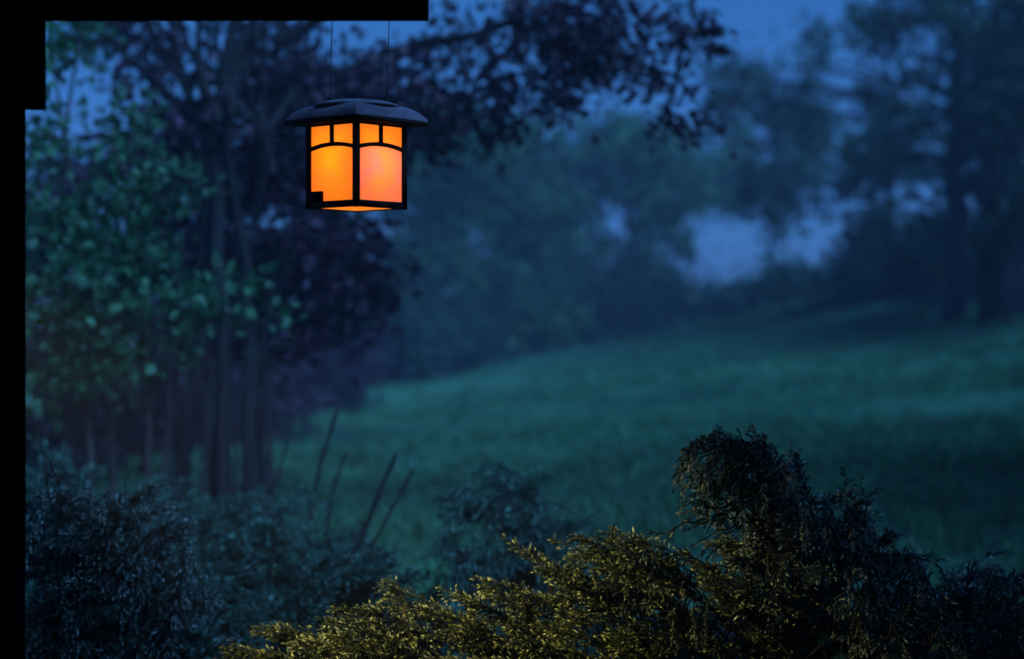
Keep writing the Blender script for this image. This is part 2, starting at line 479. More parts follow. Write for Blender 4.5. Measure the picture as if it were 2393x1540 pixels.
# hipped, swelling roof over a thin square eave plate
m = MB()
E = 0.1435
m.box((-E, -E, 0.2352), (E, E, 0.247)); m.build("eave_plate", M['bronze'], lan)
prof = [(0.1425, 0.2472), (0.139, 0.256), (0.131, 0.2655), (0.122, 0.274), (0.111, 0.2815), (0.099, 0.2868), (0.085, 0.290)]
m = MB()
for k in range(4):
    V, qs = [], []
    for h_, z_ in prof:
        for u in np.linspace(-1, 1, 9):
            x, y = [(u * h_, -h_), (h_, u * h_), (-u * h_, h_), (-h_, -u * h_)][k]
            V.append((x, y, z_ + 0.0015 * (1 - u * u)))
    for i in range(len(prof) - 1):
        for j in range(8):
            qs.append((i * 9 + j, i * 9 + j + 1, (i + 1) * 9 + j + 1, (i + 1) * 9 + j))
    m.add(V, quads=qs)
m.build("roof", M['roofmetal'], lan, smooth=True)
prof = [(0.0, 0.2862), (0.119, 0.2865), (0.1215, 0.2885), (0.117, 0.2925), (0.095, 0.2995), (0.06, 0.3045), (0.0, 0.307)]
Vp = [(r_ * math.cos(k * math.pi / 20), r_ * math.sin(k * math.pi / 20), z_) for r_, z_ in prof for k in range(40)]
qs = [(i * 40 + k, i * 40 + (k + 1) % 40, (i + 1) * 40 + (k + 1) % 40, (i + 1) * 40 + k) for i in range(len(prof) - 1) for k in range(40)]
m = MB(); m.add(Vp, quads=qs); m.build("roof_cap", M['roofmetal'], lan, smooth=True)
# bulb
m = MB()
bprof = [(0.0, .075), (.016, .077), (.026, .086), (.03, .105), (.03, .178), (.024, .193), (.014, .203), (.013, .225), (0, .225)]
Vp = [(r_ * math.cos(k * math.pi / 8), r_ * math.sin(k * math.pi / 8), z_) for r_, z_ in bprof for k in range(16)]
qs = [(i * 16 + k, i * 16 + (k + 1) % 16, (i + 1) * 16 + (k + 1) % 16, (i + 1) * 16 + k) for i in range(len(bprof) - 1) for k in range(16)]
m.add(Vp, quads=qs)
bm_, t, b = new_mat("lit_frosted_bulb"); b.inputs["Emission Color"].default_value = (1, .76, .42, 1); b.inputs["Emission Strength"].default_value = 2.7
m.build("bulb", bm_, lan, smooth=True)
# hanging wires and their rings
Rl = Matrix.Rotation(-R(49), 3, 'Z')
for px, ptop in ((770, 779), (903, 912)):
    P0 = at(px, 240, LD); P1 = np.array([(ptop - 1196) / FPX * LD, LD, zb + 0.195])
    base = np.array([P0[0] - lb[0], 0, 0.301 if px < 800 else 0.300])
    topv = np.array([P1[0] - lb[0], 0, P1[2] - lb[2]])
    m = MB(); m.tube([tuple(Rl @ Vector(base)), tuple(Rl @ Vector((base + topv) / 2)), tuple(Rl @ Vector(topv))], 0.0013)
    wr = m.build("hanging_wire", M['wire'], lan)
    m = MB(); ang = np.linspace(0, 2 * math.pi, 15)
    m.tube([tuple(Rl @ Vector((base[0] + .008 * math.cos(a), 0, base[2] + 0.004 + .008 * math.sin(a)))) for a in ang], 0.0025, 5)
    m.build("ring", M['wire'], wr)


# ------------------------------------------------------------------ junipers
def polyline(P, n):
    P = np.asarray(P, float)
    s = np.concatenate([[0], np.cumsum(np.linalg.norm(np.diff(P, axis=0), axis=1))])
    u = np.linspace(0, s[-1], n)
    return np.stack([np.interp(u, s, P[:, i]) for i in range(3)], -1)


def curve3(P0, P1, P2, n=8):
    t = np.linspace(0, 1, n)[:, None]
    return (1 - t) ** 2 * P0 + 2 * t * (1 - t) * P1 + t * t * P2


def spray(wood, fol, path, fl_len, twigs, leaf, tw_len=0.07, droop=0.3, r0=0.004, dens=1.0, flat=0.6, tipv=None):
    """a juniper shoot: woody axis with side twigs, each clothed in short pointed scale leaves"""
    path = np.asarray(path)
    wood.tube(path, np.linspace(r0, 0.0009, len(path)), 4)
    seg = np.linalg.norm(np.diff(path, axis=0), axis=1); s = np.concatenate([[0], np.cumsum(seg)])
    tot = s[-1]; start = max(0.0, tot - fl_len)
    us = np.sort(rng.uniform(start, tot, twigs))
    us[-1] = tot * 0.995
    T = np.gradient(path, axis=0); T /= np.linalg.norm(T, axis=1)[:, None] + 1e-9
    Cs, As, Ts = [], [], []
    for i, u in enumerate(us):
        p = np.array([np.interp(u, s, path[:, k]) for k in range(3)])
        tt = np.array([np.interp(u, s, T[:, k]) for k in range(3)])
        sd_ = rng.normal(size=3) * np.array([1, 1, flat]); sd_ -= tt * sd_.dot(tt); sd_ /= np.linalg.norm(sd_) + 1e-9
        sp = 0.75 if i < twigs - 1 else 0.05
        d = tt * 0.8 + sd_ * sp; d[2] -= droop * 0.25 * rng.random(); d /= np.linalg.norm(d)
        L = tw_len * rng.uniform(0.5, 1.15) * (1.15 - 0.5 * (u - start) / (fl_len + 1e-6))
        nl = max(4, int(L / leaf * 4.2 * dens))
        v = np.linspace(0.06, 1, nl)
        pts = p + d * (v * L)[:, None]; pts[:, 2] -= droop * 0.35 * L * v ** 2
        Cs.append(pts)
        Ts.append(np.clip((v - 0.62) / 0.35, 0, 1) * rng.uniform(0, 1) ** 1.5 if tipv is None else np.full(nl, tipv) * rng.uniform(0.3, 1, nl))
        dd = np.repeat(d[None], nl, 0).copy(); dd[:, 2] -= droop * 0.5 * v
        sp2 = 0.75 - 0.5 * v[:, None]
        As.append(dd + rng.normal(size=(nl, 3)) * np.array([1, 1, 0.5 + 0.5 * flat]) * sp2 * 0.6)
    C = np.concatenate(Cs); A = np.concatenate(As)
    n = len(C)
    Nn = rdir(n) + np.array([0, -0.1, 0.6])
    L = leaf * rng.uniform(0.65, 1.3, n)
    fol.leaves(C, A, Nn, L, L * rng.uniform(0.28, 0.42, n), 0.25, tip=np.concatenate(Ts))


def juniper(top, d0, depth, n, label, mat, leaf=0.014, base_px=None, extra=(), flow=(0, 0, 0), fl=0.15, tw=0.06, twigs=13, droop=0.35, bottom=1700, hang=0.15, dens=1.0, flat=0.6, outn=0.28, arch_=0.05, vert=0.30, strands=()):
    """top: outline of the bush's crest as (px, py) on the layout grid; d0 distance of its middle; depth half-thickness in metres"""
    top = np.asarray(top, float)
    x0, x1 = top[0, 0], top[-1, 0]
    bx = base_px if base_px is not None else (x0 + x1) / 2
    bc = at(bx, 770, d0); bz = float(ground(bc[0], bc[1]))
    base = np.array([bc[0], bc[1], bz])
    e = empty("juniper_bush", base, label, "juniper", "spreading junipers in front of the lawn")
    wood, fol = MB(), MB()
    half = (x1 - x0) / 2 / FPX * d0
    PER = 13
    for i in range(n // PER + 1):
        inner = rng.random() < 0.3
        px = rng.uniform(x0, x1)
        crest = np.interp(px, top[:, 0], top[:, 1])
        zt = CZ - (crest - 770) / FPX * d0
        ang = rng.uniform(-0.35, 1) * math.pi / 2      # 0 crest ... pi/2 low on the front; negative: far side
        g_ = float(ground((px - 1196) / FPX * d0, d0))
        hgt = max(0.2, zt - g_)
        f = math.cos(ang) ** 0.7
        k = rng.uniform(0.5, 0.85) if inner else rng.uniform(0.86, 1.04)
        z = g_ + hgt * f * k
        y = d0 - depth * math.sin(ang) * k
        x = (px - 1196) / FPX * d0
        tip = np.array([x, y, z])
        out = np.array([(x - base[0]) / max(half, 0.1), -math.sin(ang) * 1.0, 0.1 + 0.4 * math.cos(ang)]) + np.array(flow) + rng.normal(0, outn, 3)
        hang_ = False
        if rng.random() < hang:
            out = np.array([rng.normal(0, .25), -0.35 + rng.normal(0, .15), -0.9])
            hang_ = True
        out /= np.linalg.norm(out)
        if hang_:
            tip = tip + out * fl * 1.2 - np.array([0, 0, 0.03])
        blen = fl * rng.uniform(1.5, 2.6) * (0.7 if hang_ else 1.0)
        heel = tip - out * blen - np.array([0, 0, 0.05 * (not hang_)])
        root = base + (heel - base) * np.array([0.5, 0.4, 0.3])
        bough = np.concatenate([curve3(root, (root + heel) / 2 + np.array([0, 0, 0.08]), heel, 5)[:-1], curve3(heel, (heel + tip) / 2 + np.array([0, 0, arch_]), tip - np.array([0, 0, arch_ * 0.5]), 8)])
        spray(wood, fol, bough, blen * 0.5, twigs, leaf, tw, droop, 0.004, dens, flat)
        sd2 = np.cross(out, [0, 0, 1.0]); sd2 /= np.linalg.norm(sd2) + 1e-9
        for j in range(PER - 1):
            u = rng.uniform(0.05, 0.95)
            p0 = heel + (tip - heel) * u + np.array([0, 0, arch_ * (2 * u * (1 - u) - 0.5 * u * u)])
            lat = rng.normal(0, 0.75) if not hang_ else rng.normal(0, 0.4)
            d = out * rng.uniform(0.7, 1.0) + sd2 * lat + np.array([0, 0, rng.normal(-0.02, vert)])
            d /= np.linalg.norm(d)
            L = fl * rng.uniform(0.5, 1.0) * (1.1 - 0.4 * u)
            p2 = p0 + d * L - np.array([0, 0, droop * 0.25 * L])
            spray(wood, fol, curve3(p0, p0 + d * L * 0.6, p2, 6), L * 0.9, max(4, int(twigs * 0.7)), leaf, tw * 0.85, droop, 0.002, dens, flat)
    for P, fl_len, tw_n in extra:
        path = polyline([at(a, b_, d) for a, b_, d in P], 12)
        path[1:-1] += rng.normal(0, 0.006, path[1:-1].shape)
        spray(wood, fol, path, fl_len, tw_n, leaf, tw * 0.9, droop, 0.0034, dens, flat)
    for px, py0, py1, d in strands:               # young pale shoots hanging free at the front
        h_ = rng.normal(0, 5, 2)
        path = polyline([at(px, py0, d), at(px + h_[0], (py0 + py1) / 2, d - .01), at(px + h_[0] + h_[1], py1, d - .01)], 8)
        path = np.vstack([path[0] + np.array([rng.normal(0, .03), .10, -.02]), path[0] + np.array([0, .04, .012]), path])
        spray(wood, fol, path, (py1 - py0) / FPX * d * 1.1, int(6 + (py1 - py0) / 6), leaf * 0.9, 0.016, 0.8, 0.0015, 1.3, 0.8, 0.9)
    # older foliage inside the bush
    nc = n * 11
    pxs = rng.uniform(x0 + 6, x1 - 6, nc); crest = np.interp(pxs, top[:, 0], top[:, 1])
    an_ = rng.uniform(-0.6, 1, nc) * math.pi / 2; kk = 0.3 + 0.4 * rng.random(nc)
    X = (pxs - 1196) / FPX * d0; G = ground(X, np.full(nc, d0)); Hh = np.maximum(0.15, CZ - (crest - 770) / FPX * d0 - G)
    C = np.stack([X, d0 - depth * np.sin(an_) * kk, G + Hh * np.cos(an_) ** 0.7 * kk * rng.uniform(0.3, 1.05, nc)], -1)
    Lc = leaf * rng.uniform(1.3, 2.2, nc)
    fol.leaves(C, rdir(nc) + np.array([0, -.2, .1]), rdir(nc), Lc, Lc * 0.4, 0.2, tip=np.zeros(nc))
    # main limbs from the ground into the bush
    for i in range(9):
        px = rng.uniform(x0 + (x1 - x0) * .15, x1 - (x1 - x0) * .15)
        crest = np.interp(px, top[:, 0], top[:, 1])
        zt = CZ - (crest - 770) / FPX * d0
        tip = np.array([(px - 1196) / FPX * d0, d0 - depth * rng.uniform(-.4, .3), bz + (zt - bz) * 0.4])
        b0 = base + rng.normal(0, .04, 3) * np.array([1, 1, 0]) - np.array([0, 0, .05])
        c = curve3(b0, np.array([(b0[0] + tip[0]) / 2, (b0[1] + tip[1]) / 2, tip[2]]), tip, 10)
        wood.tube(c, np.linspace(0.016, 0.003, 10), 6)
    wood.build("branches", M['twig'], e, origin=base)
    fol.build("foliage", mat, e, origin=base)
    return e


# left dark juniper, in front
juniper([(40, 1120), (110, 1092), (200, 1105), (300, 1118), (370, 1150), (430, 1230), (470, 1330), (520, 1440), (560, 1540)], 6.9, 0.55, 1500,
        "dark drooping juniper at the lower left beside the porch post", M['juniper_grey'], leaf=0.016, hang=0.4, tw=0.045, droop=0.7, base_px=230, arch_=0.07, outn=0.18, vert=0.15,
        strands=[(210, 1135, 1205, 6.52), (292, 1120, 1165, 6.52), (196, 1125, 1160, 6.52), (95, 1150, 1260, 6.52), (70, 1210, 1320, 6.52), (155, 1340, 1375, 6.52), (285, 1330, 1460, 6.52), (430, 1290, 1410, 6.52), (452, 1310, 1430, 6.52), (475, 1340, 1470, 6.52), (410, 1400, 1480, 6.52), (440, 1270, 1300, 6.52), (240, 1180, 1230, 6.52)])
# behind it, by the post
juniper([(-40, 1060), (60, 1032), (130, 1036), (190, 1060), (240, 1095)], 9.6, 0.4, 330,
        "low blurred juniper between the porch post and the bare shrub stems", M['juniper_blue'], leaf=0.018)
# middle left mounds
juniper([(300, 1150), (370, 1118), (450, 1130), (540, 1108), (610, 1100), (680, 1125), (760, 1150), (820, 1200), (880, 1262), (930, 1310)], 8.9, 0.6, 950,
        "wide blue green juniper mound below the bare stems, behind the dark one", M['juniper_blue'], leaf=0.017, flow=(0.5, 0, -0.1), fl=0.18, arch_=0.12, droop=0.6, outn=0.2)
juniper([(380, 1330), (470, 1290), (600, 1275), (720, 1290), (820, 1300), (930, 1305), (1030, 1315), (1100, 1345), (1160, 1400)], 7.6, 0.5, 750,
        "low blue juniper mat spreading behind the warmly lit juniper", M['juniper_blue'], leaf=0.016, flow=(0.5, 0, 0.0), arch_=0.08, outn=0.2, vert=.15)
# middle, domed
juniper([(1000, 1300), (1030, 1190), (1060, 1120), (1120, 1092), (1180, 1102), (1240, 1130), (1300, 1170), (1350, 1215), (1400, 1260), (1460, 1320)], 8.4, 0.45, 800,
        "rounded arching juniper standing alone in front of the lawn", M['juniper_blue'], leaf=0.018, flow=(-0.1, 0, -0.1), base_px=1230, arch_=0.16, droop=0.7, outn=0.15, vert=.15, fl=.2,
        extra=[([(1290, 1400, 8.2), (1250, 1240, 8.15), (1165, 1120, 8.1), (1100, 1105, 8.1), (1050, 1170, 8.05)], 0.5, 30),
               ([(1290, 1400, 8.2), (1220, 1180, 8.1), (1120, 1150, 8.1), (1040, 1230, 8.0)], 0.5, 30)])
# foreground, warmly lit
juniper([(500, 1560), (560, 1520), (630, 1475), (700, 1448), (780, 1405), (850, 1378), (930, 1365), (985, 1392), (1050, 1378), (1120, 1335), (1190, 1312), (1260, 1290), (1330, 1262), (1390, 1240), (1460, 1250), (1560, 1262), (1640, 1290), (1700, 1330)], 6.05, 0.55, 3000,
        "warmly lit golden green juniper spreading along the bottom foreground", M['juniper'], leaf=0.0135, flow=(-1.5, 0, 0.12), fl=0.16, tw=0.04, twigs=19, dens=1.15, base_px=1330, hang=0.14, flat=0.25, outn=0.2, vert=0.12, arch_=0.03, droop=0.15,
        strands=[(1525, 1340, 1430, 5.5), (1572, 1430, 1530, 5.45), (1622, 1420, 1500, 5.45), (1660, 1390, 1480, 5.45), (1470, 1360, 1420, 5.5), (1390, 1330, 1370, 5.5), (1545, 1370, 1400, 5.5), (1600, 1350, 1390, 5.5)])
# right, tall and nodding
hook = []
for i in range(26):
    t_ = i / 25
    j = lambda a: rng.normal(0, a)
    dz_ = 5.95 - 0.22 * rng.random()
    pk = (1660 + 160 * t_ + j(14), 1010 + 60 * abs(t_ - .3) + j(8))
    end = (1560 + 60 * rng.random() + 150 * t_, 1070 + 140 * rng.random() * (0.35 + t_))
    hook.append(([(1840 + j(45), 1330, 6.05), (1795 + j(28), 1170 + j(20), dz_), pk + (dz_,), ((pk[0] + end[0]) / 2, (pk[1] + end[1]) / 2 - 28, dz_ - .01), end + (dz_ - .02,)], 0.38, 60))
for i in range(10):
    y_ = 1100 + 11 * i + j(6)
    hook.append(([(1810 + j(15), y_ + 60, 5.98), (1730 + j(10), y_ - 5, 5.9), (1650 + j(12), y_ + 8, 5.86), (1600 + 60 * rng.random(), y_ + 35 + j(10), 5.83)], 0.2, 26))
juniper([(1690, 1200), (1700, 1080), (1730, 1020), (1790, 1025), (1830, 1060), (1870, 1095), (1920, 1130), (1975, 1130), (2010, 1165), (2050, 1220), (2110, 1290), (2180, 1350)], 6.15, 0.5, 1900,
        "tall dark juniper with a nodding crest at the lower right", M['juniper_grey'], leaf=0.0135, tw=0.036, twigs=18, dens=1.15, fl=0.12, base_px=1850, hang=0.35, flow=(-0.2, 0, 0.1), droop=0.5, arch_=0.04,
        strands=[(1690, 1075, 1115, 5.78), (1785, 1130, 1180, 5.72), (1733, 1190, 1230, 5.72), (1740, 1240, 1280, 5.7), (1800, 1085, 1110, 5.75), (1878, 1190, 1285, 5.68), (1620, 1060, 1110, 5.78), (1600, 1100, 1150, 5.78), (1655, 1110, 1150, 5.78), (1980, 1340, 1400, 5.7), (1760, 1095, 1120, 5.75), (1930, 1230, 1260, 5.7), (1835, 1120, 1150, 5.72), (1710, 1050, 1075, 5.78), (1990, 1230, 1270, 5.7)],
        extra=hook + [
               ([(1790, 1220, 5.9), (1720, 1192, 5.87), (1640, 1205, 5.84), (1600, 1196, 5.8)], 0.05, 5),
               ([(1700, 1200, 5.88), (1620, 1218, 5.84), (1540, 1245, 5.8), (1500, 1300, 5.8)], 0.16, 18),
               ([(1770, 1215, 5.9), (1700, 1232, 5.87), (1640, 1255, 5.85), (1590, 1300, 5.84)], 0.03, 4),
               ([(1790, 1300, 5.9), (1720, 1320, 5.87), (1650, 1325, 5.85), (1585, 1290, 5.82)], 0.13, 14),
               ([(1800, 1260, 5.9), (1740, 1262, 5.87), (1680, 1275, 5.85), (1640, 1290, 5.82)], 0.13, 14),
               ([(1980, 1300, 6.0), (1980, 1220, 5.95), (1975, 1130, 5.95), (1972, 1105, 5.95)], 0.14, 16),
               ([(2010, 1300, 6.0), (2020, 1200, 5.95), (2012, 1125, 5.95)], 0.14, 16)])
juniper([(1960, 1400), (2020, 1330), (2100, 1300), (2160, 1320), (2230, 1340), (2300, 1312), (2360, 1325), (2430, 1330), (2500, 1350)], 6.3, 0.5, 1300,
        "dim juniper filling the bottom right corner below the dark lawn", M['juniper_grey'], leaf=0.014, tw=0.06, flow=(0.4, 0, 0.2), base_px=2260,
        extra=[([(2060, 1400, 6.1), (2120, 1300, 6.05), (2180, 1315, 6.0), (2240, 1370, 6.0)], 0.2, 20),
               ([(2230, 1420, 6.1), (2270, 1340, 6.05), (2320, 1295, 6.05)], 0.15, 14)])

# a small broad leaved plant low in the corner
bl = at(2080, 770, 5.62); bl[2] = float(ground(bl[0], bl[1]))
bp_ = empty("broadleaf_plant", bl, "small plant with a few broad pale leaves low at the bottom right", "plant")
st_, lf_ = MB(), MB()
for px, py, ax in ((1915, 1492, (.5, -.2, -.7)), (1960, 1520, (-.3, -.3, -.6)), (2170, 1520, (.8, -.3, .25)), (2110, 1545, (-.7, -.3, .2)), (2230, 1550, (.6, -.4, .1))):
    tp = at(px, py, 5.6 + rng.uniform(-.05, .05))
    st_.tube(curve3(bl, (bl + tp) / 2 + np.array([0, 0, .12]), tp, 8), np.linspace(.005, .002, 8), 5)
    for k_ in range(3):
        lf_.leaves(tp[None] + rng.normal(0, .006, (1, 3)), (np.array([ax]) + rng.normal(0, .35, (1, 3))), np.array([[0.1, -.6, .7]]), 0.05 * rng.uniform(.6, 1), 0.022, 0.15)
st_.build("stems", M['twig'], bp_, origin=bl); lf_.build("leaves", M['green'], bp_, origin=bl)

# ------------------------------------------------------------------ bare cut stems
stems = [("longest bare cane leaning by the far lawn, nearest the shrub trunks", [(738, 1150), (762, 1050), (790, 955)], 9.5, 0.0115),
         ("short faint bare cane just right of the longest cane", [(772, 1160), (795, 1090), (812, 1055)], 10.2, 0.010),
         ("thick dark bare cane leaning right in front of the lawn", [(828, 1290), (880, 1165), (926, 1063)], 8.6, 0.012),
         ("slender bare cane leaning parallel on the right of the thick one", [(842, 1310), (905, 1200), (966, 1098)], 9.0, 0.009),
         ("faint short bare cane beside the shrub trunks", [(648, 1130), (660, 1080), (672, 1035)], 10.4, 0.009)]
for lab, P, d, r in stems:
    P3 = np.array([at(a, b_, d) for a, b_ in P])
    x, y = P3[0, 0], P3[0, 1]
    gz = float(ground(x - 0.1, y))
    root = np.array([x - 0.12 * (P3[0, 2] - gz), y, gz - 0.03])
    path = polyline(np.vstack([root, P3]), 18)
    bow = np.sin(np.linspace(0, math.pi, 18)) * rng.uniform(-.014, .014); path[:, 0] += bow
    path[2:-1] += rng.normal(0, .002, path[2:-1].shape)
    rad = np.full(18, r) * np.linspace(1.25, 0.6, 18)
    for k in (5, 9, 13, 16):
        rad[k] *= 1.45
    m = MB(); m.tube(path, rad, 8)
    for k in (9, 13):
        dv = np.array([rng.choice([-1, 1]) * .03, 0, .035])
        m.tube([path[k], path[k] + dv], [0.006, 0.003], 5)
    o = m.build("bare_cane", M['twig'], origin=root, smooth=True)
    o.location = root
    tag(o, lab, "cane", "bare cut canes between the junipers")


# ------------------------------------------------------------------ trees and shrubs
def woody(name, label, cat, group, d, base_px, trunks, clumps, leafmat, bark, leaf, wl=0.6, r0=0.05, dz=1.0, up=0.5, per=26, sub=0.16, twig_n=5, crown_name="crown", trunk_name="trunk", limbs=True, bgz=None):
    """trunks: list of (points (px,py,dd), r0, r1); clumps: (px, py, rx_px, ry_px, dd, half depth m, number of leaf tufts)"""
    bc = at(base_px, 770, d); base = np.array([bc[0], bc[1], float(ground(bc[0], bc[1]))])
    e = empty(name, base, label, cat, group)
    wood, fol = MB(), MB()
    skel = []
    for P, a, b_ in trunks:
        P3 = []
        for q_ in P:
            if q_[1] is None:
                g_ = at(q_[0], 770, d + q_[2]); g_[2] = float(ground(g_[0], g_[1])) - 0.1; P3.append(g_)
            else:
                P3.append(at(q_[0], q_[1], d + q_[2]))
        pl_ = polyline(P3, 14 if len(P3) > 2 else 8)
        pl_[1:-1] += rng.normal(0, a * 0.25, pl_[1:-1].shape)
        rr = np.linspace(a, b_, len(pl_))
        wood.tube(pl_, rr, 8); skel.append(pl_[len(pl_) // 3:])
    sk = np.concatenate(skel) if skel else np.array([base])
    for (px, py, rx, ry, dd, hd, nt_) in clumps:
        c = at(px, py, d + dd); k = (d + dd) / FPX
        rad = np.array([rx * k, hd, ry * k])
        if limbs:
            w8 = np.linalg.norm(sk - c, axis=1) + np.maximum(0, sk[:, 2] - c[2]) * 1.5
            p0 = sk[np.argmin(w8)]
            cv = curve3(p0, (p0 + c) / 2 + np.array([0, 0, 0.15 * np.linalg.norm(c - p0)]), c, 7)
            wood.tube(cv, np.linspace(r0 * 0.45, r0 * 0.12, 7), 6)
        u = rdir(nt_) * (rng.random(nt_) ** (1 / 2.4))[:, None]
        T = c + u * rad
        for j in range(min(nt_, twig_n)):
            cv = curve3(c - u[j] * rad * 0.2, c + u[j] * rad * 0.5 + np.array([0, 0, 0.05]), T[j], 5)
            wood.tube(cv, np.linspace(r0 * 0.13, r0 * 0.04, 5), 4)
        n = per * nt_
        ti = np.repeat(np.arange(nt_), per)
        C = T[ti] + rng.normal(0, sub, (n, 3)) * np.repeat(rng.uniform(0.5, 1.4, nt_), per)[:, None]
        A = rng.normal(size=(n, 3)) * 0.8 + u[ti] * 0.7 + np.array([0, 0, -0.25])
        Nn = rdir(n) + np.array([0, 0, up])
        L = leaf * rng.uniform(0.6, 1.25, n)
        fol.leaves(C, A, Nn, L, L * wl * rng.uniform(0.8, 1.2, n), 0.15)
    if wood.n:
        wood.build(trunk_name, bark, e, origin=base, smooth=True)
    fol.build(crown_name, leafmat, e, origin=base)
    return e


# leafy green shrub at the left
woody("leafy_shrub", "tall leafy green shrub beside the porch post, on slim pale stems", "shrub", None, 10.6, 260,
      [([(165, None, 0.1), (158, 980, 0.1), (140, 700, 0)], .018, .01), ([(212, None, -.1), (205, 900, 0), (240, 560, 0)], .022, .012),
       ([(335, None, 0), (350, 930, .1), (330, 640, 0), (290, 400, 0)], .020, .010), ([(330, None, .1), (400, 960, .1), (440, 760, 0)], .016, .008),
       ([(262, None, .2), (262, 1000, .2), (200, 620, 0), (150, 330, 0)], .022, .008)],
      [(120, 130, 60, 90, 0, .3, 16), (190, 80, 40, 50, .1, .3, 8), (95, 330, 60, 110, 0, .35, 18), (250, 330, 70, 60, .1, .3, 10), (320, 290, 45, 45, .1, .2, 7),
       (130, 520, 90, 110, 0, .4, 40), (270, 480, 90, 90, 0, .4, 24), (390, 430, 80, 60, 0, .3, 18), (200, 640, 150, 80, -.1, .4, 46), (330, 600, 80, 80, -.1, .4, 24),
       (120, 760, 80, 90, 0, .4, 30), (260, 760, 110, 80, 0, .4, 30), (200, 860, 140, 60, 0, .4, 24), (420, 720, 60, 45, -.1, .25, 10), (480, 700, 45, 40, -.2, .2, 9),
       (400, 790, 70, 50, 0, .25, 9), (90, 920, 45, 60, 0, .3, 10), (330, 860, 25, 30, -.2, .15, 3), (250, 880, 25, 30, -.2, .15, 3)],
      M['green'], M['stem'], 0.07, wl=0.7, r0=0.03, per=11, sub=0.075, crown_name="foliage", trunk_name="stems")
# a few large light leaves on a sapling in front of the purple tree
woody("sapling", "young shoot with a few big light leaves in front of the purple tree", "sapling", None, 10.2, 520,
      [([(512, None, 0), (518, 900, 0), (520, 720, 0), (505, 600, 0)], .02, .008), ([(540, None, 0), (560, 900, 0), (590, 740, 0), (640, 650, 0)], .012, .005)],
      [(490, 690, 28, 24, 0, .1, 4), (575, 690, 30, 25, 0, .1, 3), (632, 655, 18, 18, 0, .08, 2), (672, 735, 18, 10, 0, .05, 2), (440, 720, 30, 25, 0, .1, 3), (600, 730, 16, 16, 0, .05, 1), (570, 760, 16, 16, 0, .05, 1), (440, 820, 12, 14, 0, .05, 1)],
      M['green'], M['bark'], 0.10, wl=0.7, r0=0.012, per=5, sub=0.035, crown_name="foliage", trunk_name="stems", twig_n=2)
# purple leaved multi stemmed tree
TR = [([(528, None, 0), (520, 900, 0), (505, 600, 0), (500, 330, 0), (545, 60, 0), (560, -200, 0)], .055, .034),
      ([(410, None, .2), (455, 800, .2), (490, 340, 0), (430, 200, 0), (335, 40, 0), (280, -120, 0)], .036, .022),
      ([(500, 340, 0), (462, 250, .1), (410, 120, .1), (395, -60, .1)], .04, .02),
      ([(500, 330, 0), (470, 190, -.1), (462, 40, -.1)], .04, .02),
      ([(480, 310, .1), (370, 200, .1), (220, 60, .2)], .035, .018),
      ([(486, None, .1), (530, 800, .1), (600, 500, .2), (640, 250, .2), (655, 0, .2)], .034, .022),
      ([(568, None, -.1), (580, 850, -.1), (570, 600, 0), (540, 380, 0), (520, 200, 0), (575, 60, 0)], .034, .022),
      ([(612, None, .1), (605, 980, .1), (612, 760, .1), (700, 560, .1)], .035, .02),
      ([(420, None, .3), (415, 1000, .3), (400, 860, .3), (455, 660, .2)], .03, .018),
      ([(640, 300, .2), (780, 180, .2), (960, 110, 0), (1200, 60, -.3), (1420, 100, -.5), (1580, 180, -.6)], .05, .014),
      ([(660, 100, .2), (900, -60, 0), (1250, -120, -.3), (1560, -20, -.6)], .045, .016)]
CL = [(330, 360, 120, 50, .4, .4, 18), (250, 90, 90, 40, .5, .4, 5), (450, 450, 90, 80, .4, .4, 34), (560, 420, 90, 90, .4, .4, 36), (620, 180, 70, 110, .5, .4, 34), (720, 210, 80, 70, .5, .4, 26),
      (640, 330, 80, 80, .5, .4, 30), (720, 470, 90, 100, .5, .4, 44), (600, 600, 110, 80, .5, .4, 46), (740, 640, 110, 80, .4, .4, 50), (820, 560, 80, 60, .4, .4, 26),
      (480, 620, 80, 90, .5, .4, 36), (520, 780, 90, 70, .5, .4, 34), (660, 770, 90, 60, .4, .4, 36), (740, 790, 70, 50, .4, .4, 14),
      (880, 250, 90, 60, .2, .4, 26), (860, 180, 60, 50, .3, .3, 14), (990, 300, 90, 50, .2, .4, 26), (1030, 210, 70, 40, 0, .4, 14), (960, 130, 70, 30, 0, .4, 10), (880, 660, 60, 50, .4, .3, 12),
      (1240, 40, 110, 40, -.3, .4, 16), (1310, 90, 80, 70, -.4, .4, 34), (1370, 150, 70, 60, -.4, .4, 22), (1290, 220, 60, 40, -.4, .3, 12), (1420, 40, 80, 40, -.4, .4, 14),
      (1520, 60, 60, 40, -.5, .3, 8), (1600, 60, 60, 50, -.6, .3, 8), (1500, 180, 60, 40, -.5, .3, 9), (1560, 270, 60, 20, -.6, .2, 6), (1640, 95, 40, 12, -.6, .2, 3), (1650, 285, 40, 8, -.6, .1, 3),
      (1160, 140, 60, 30, -.2, .3, 7), (1090, 60, 60, 25, -.1, .3, 5), (1190, 240, 60, 30, -.1, .3, 10), (1140, 290, 80, 30, .1, .3, 12), (700, 70, 60, 40, .5, .3, 8)]
CL += [(rng.uniform(400, 860), rng.uniform(300, 770), 70, 55, rng.uniform(.2, .8), .4, 17) for _ in range(18)]
CL += [(rng.uniform(800, 1010), rng.uniform(150, 330), 60, 40, rng.uniform(.2, .6), .3, 14) for _ in range(6)]
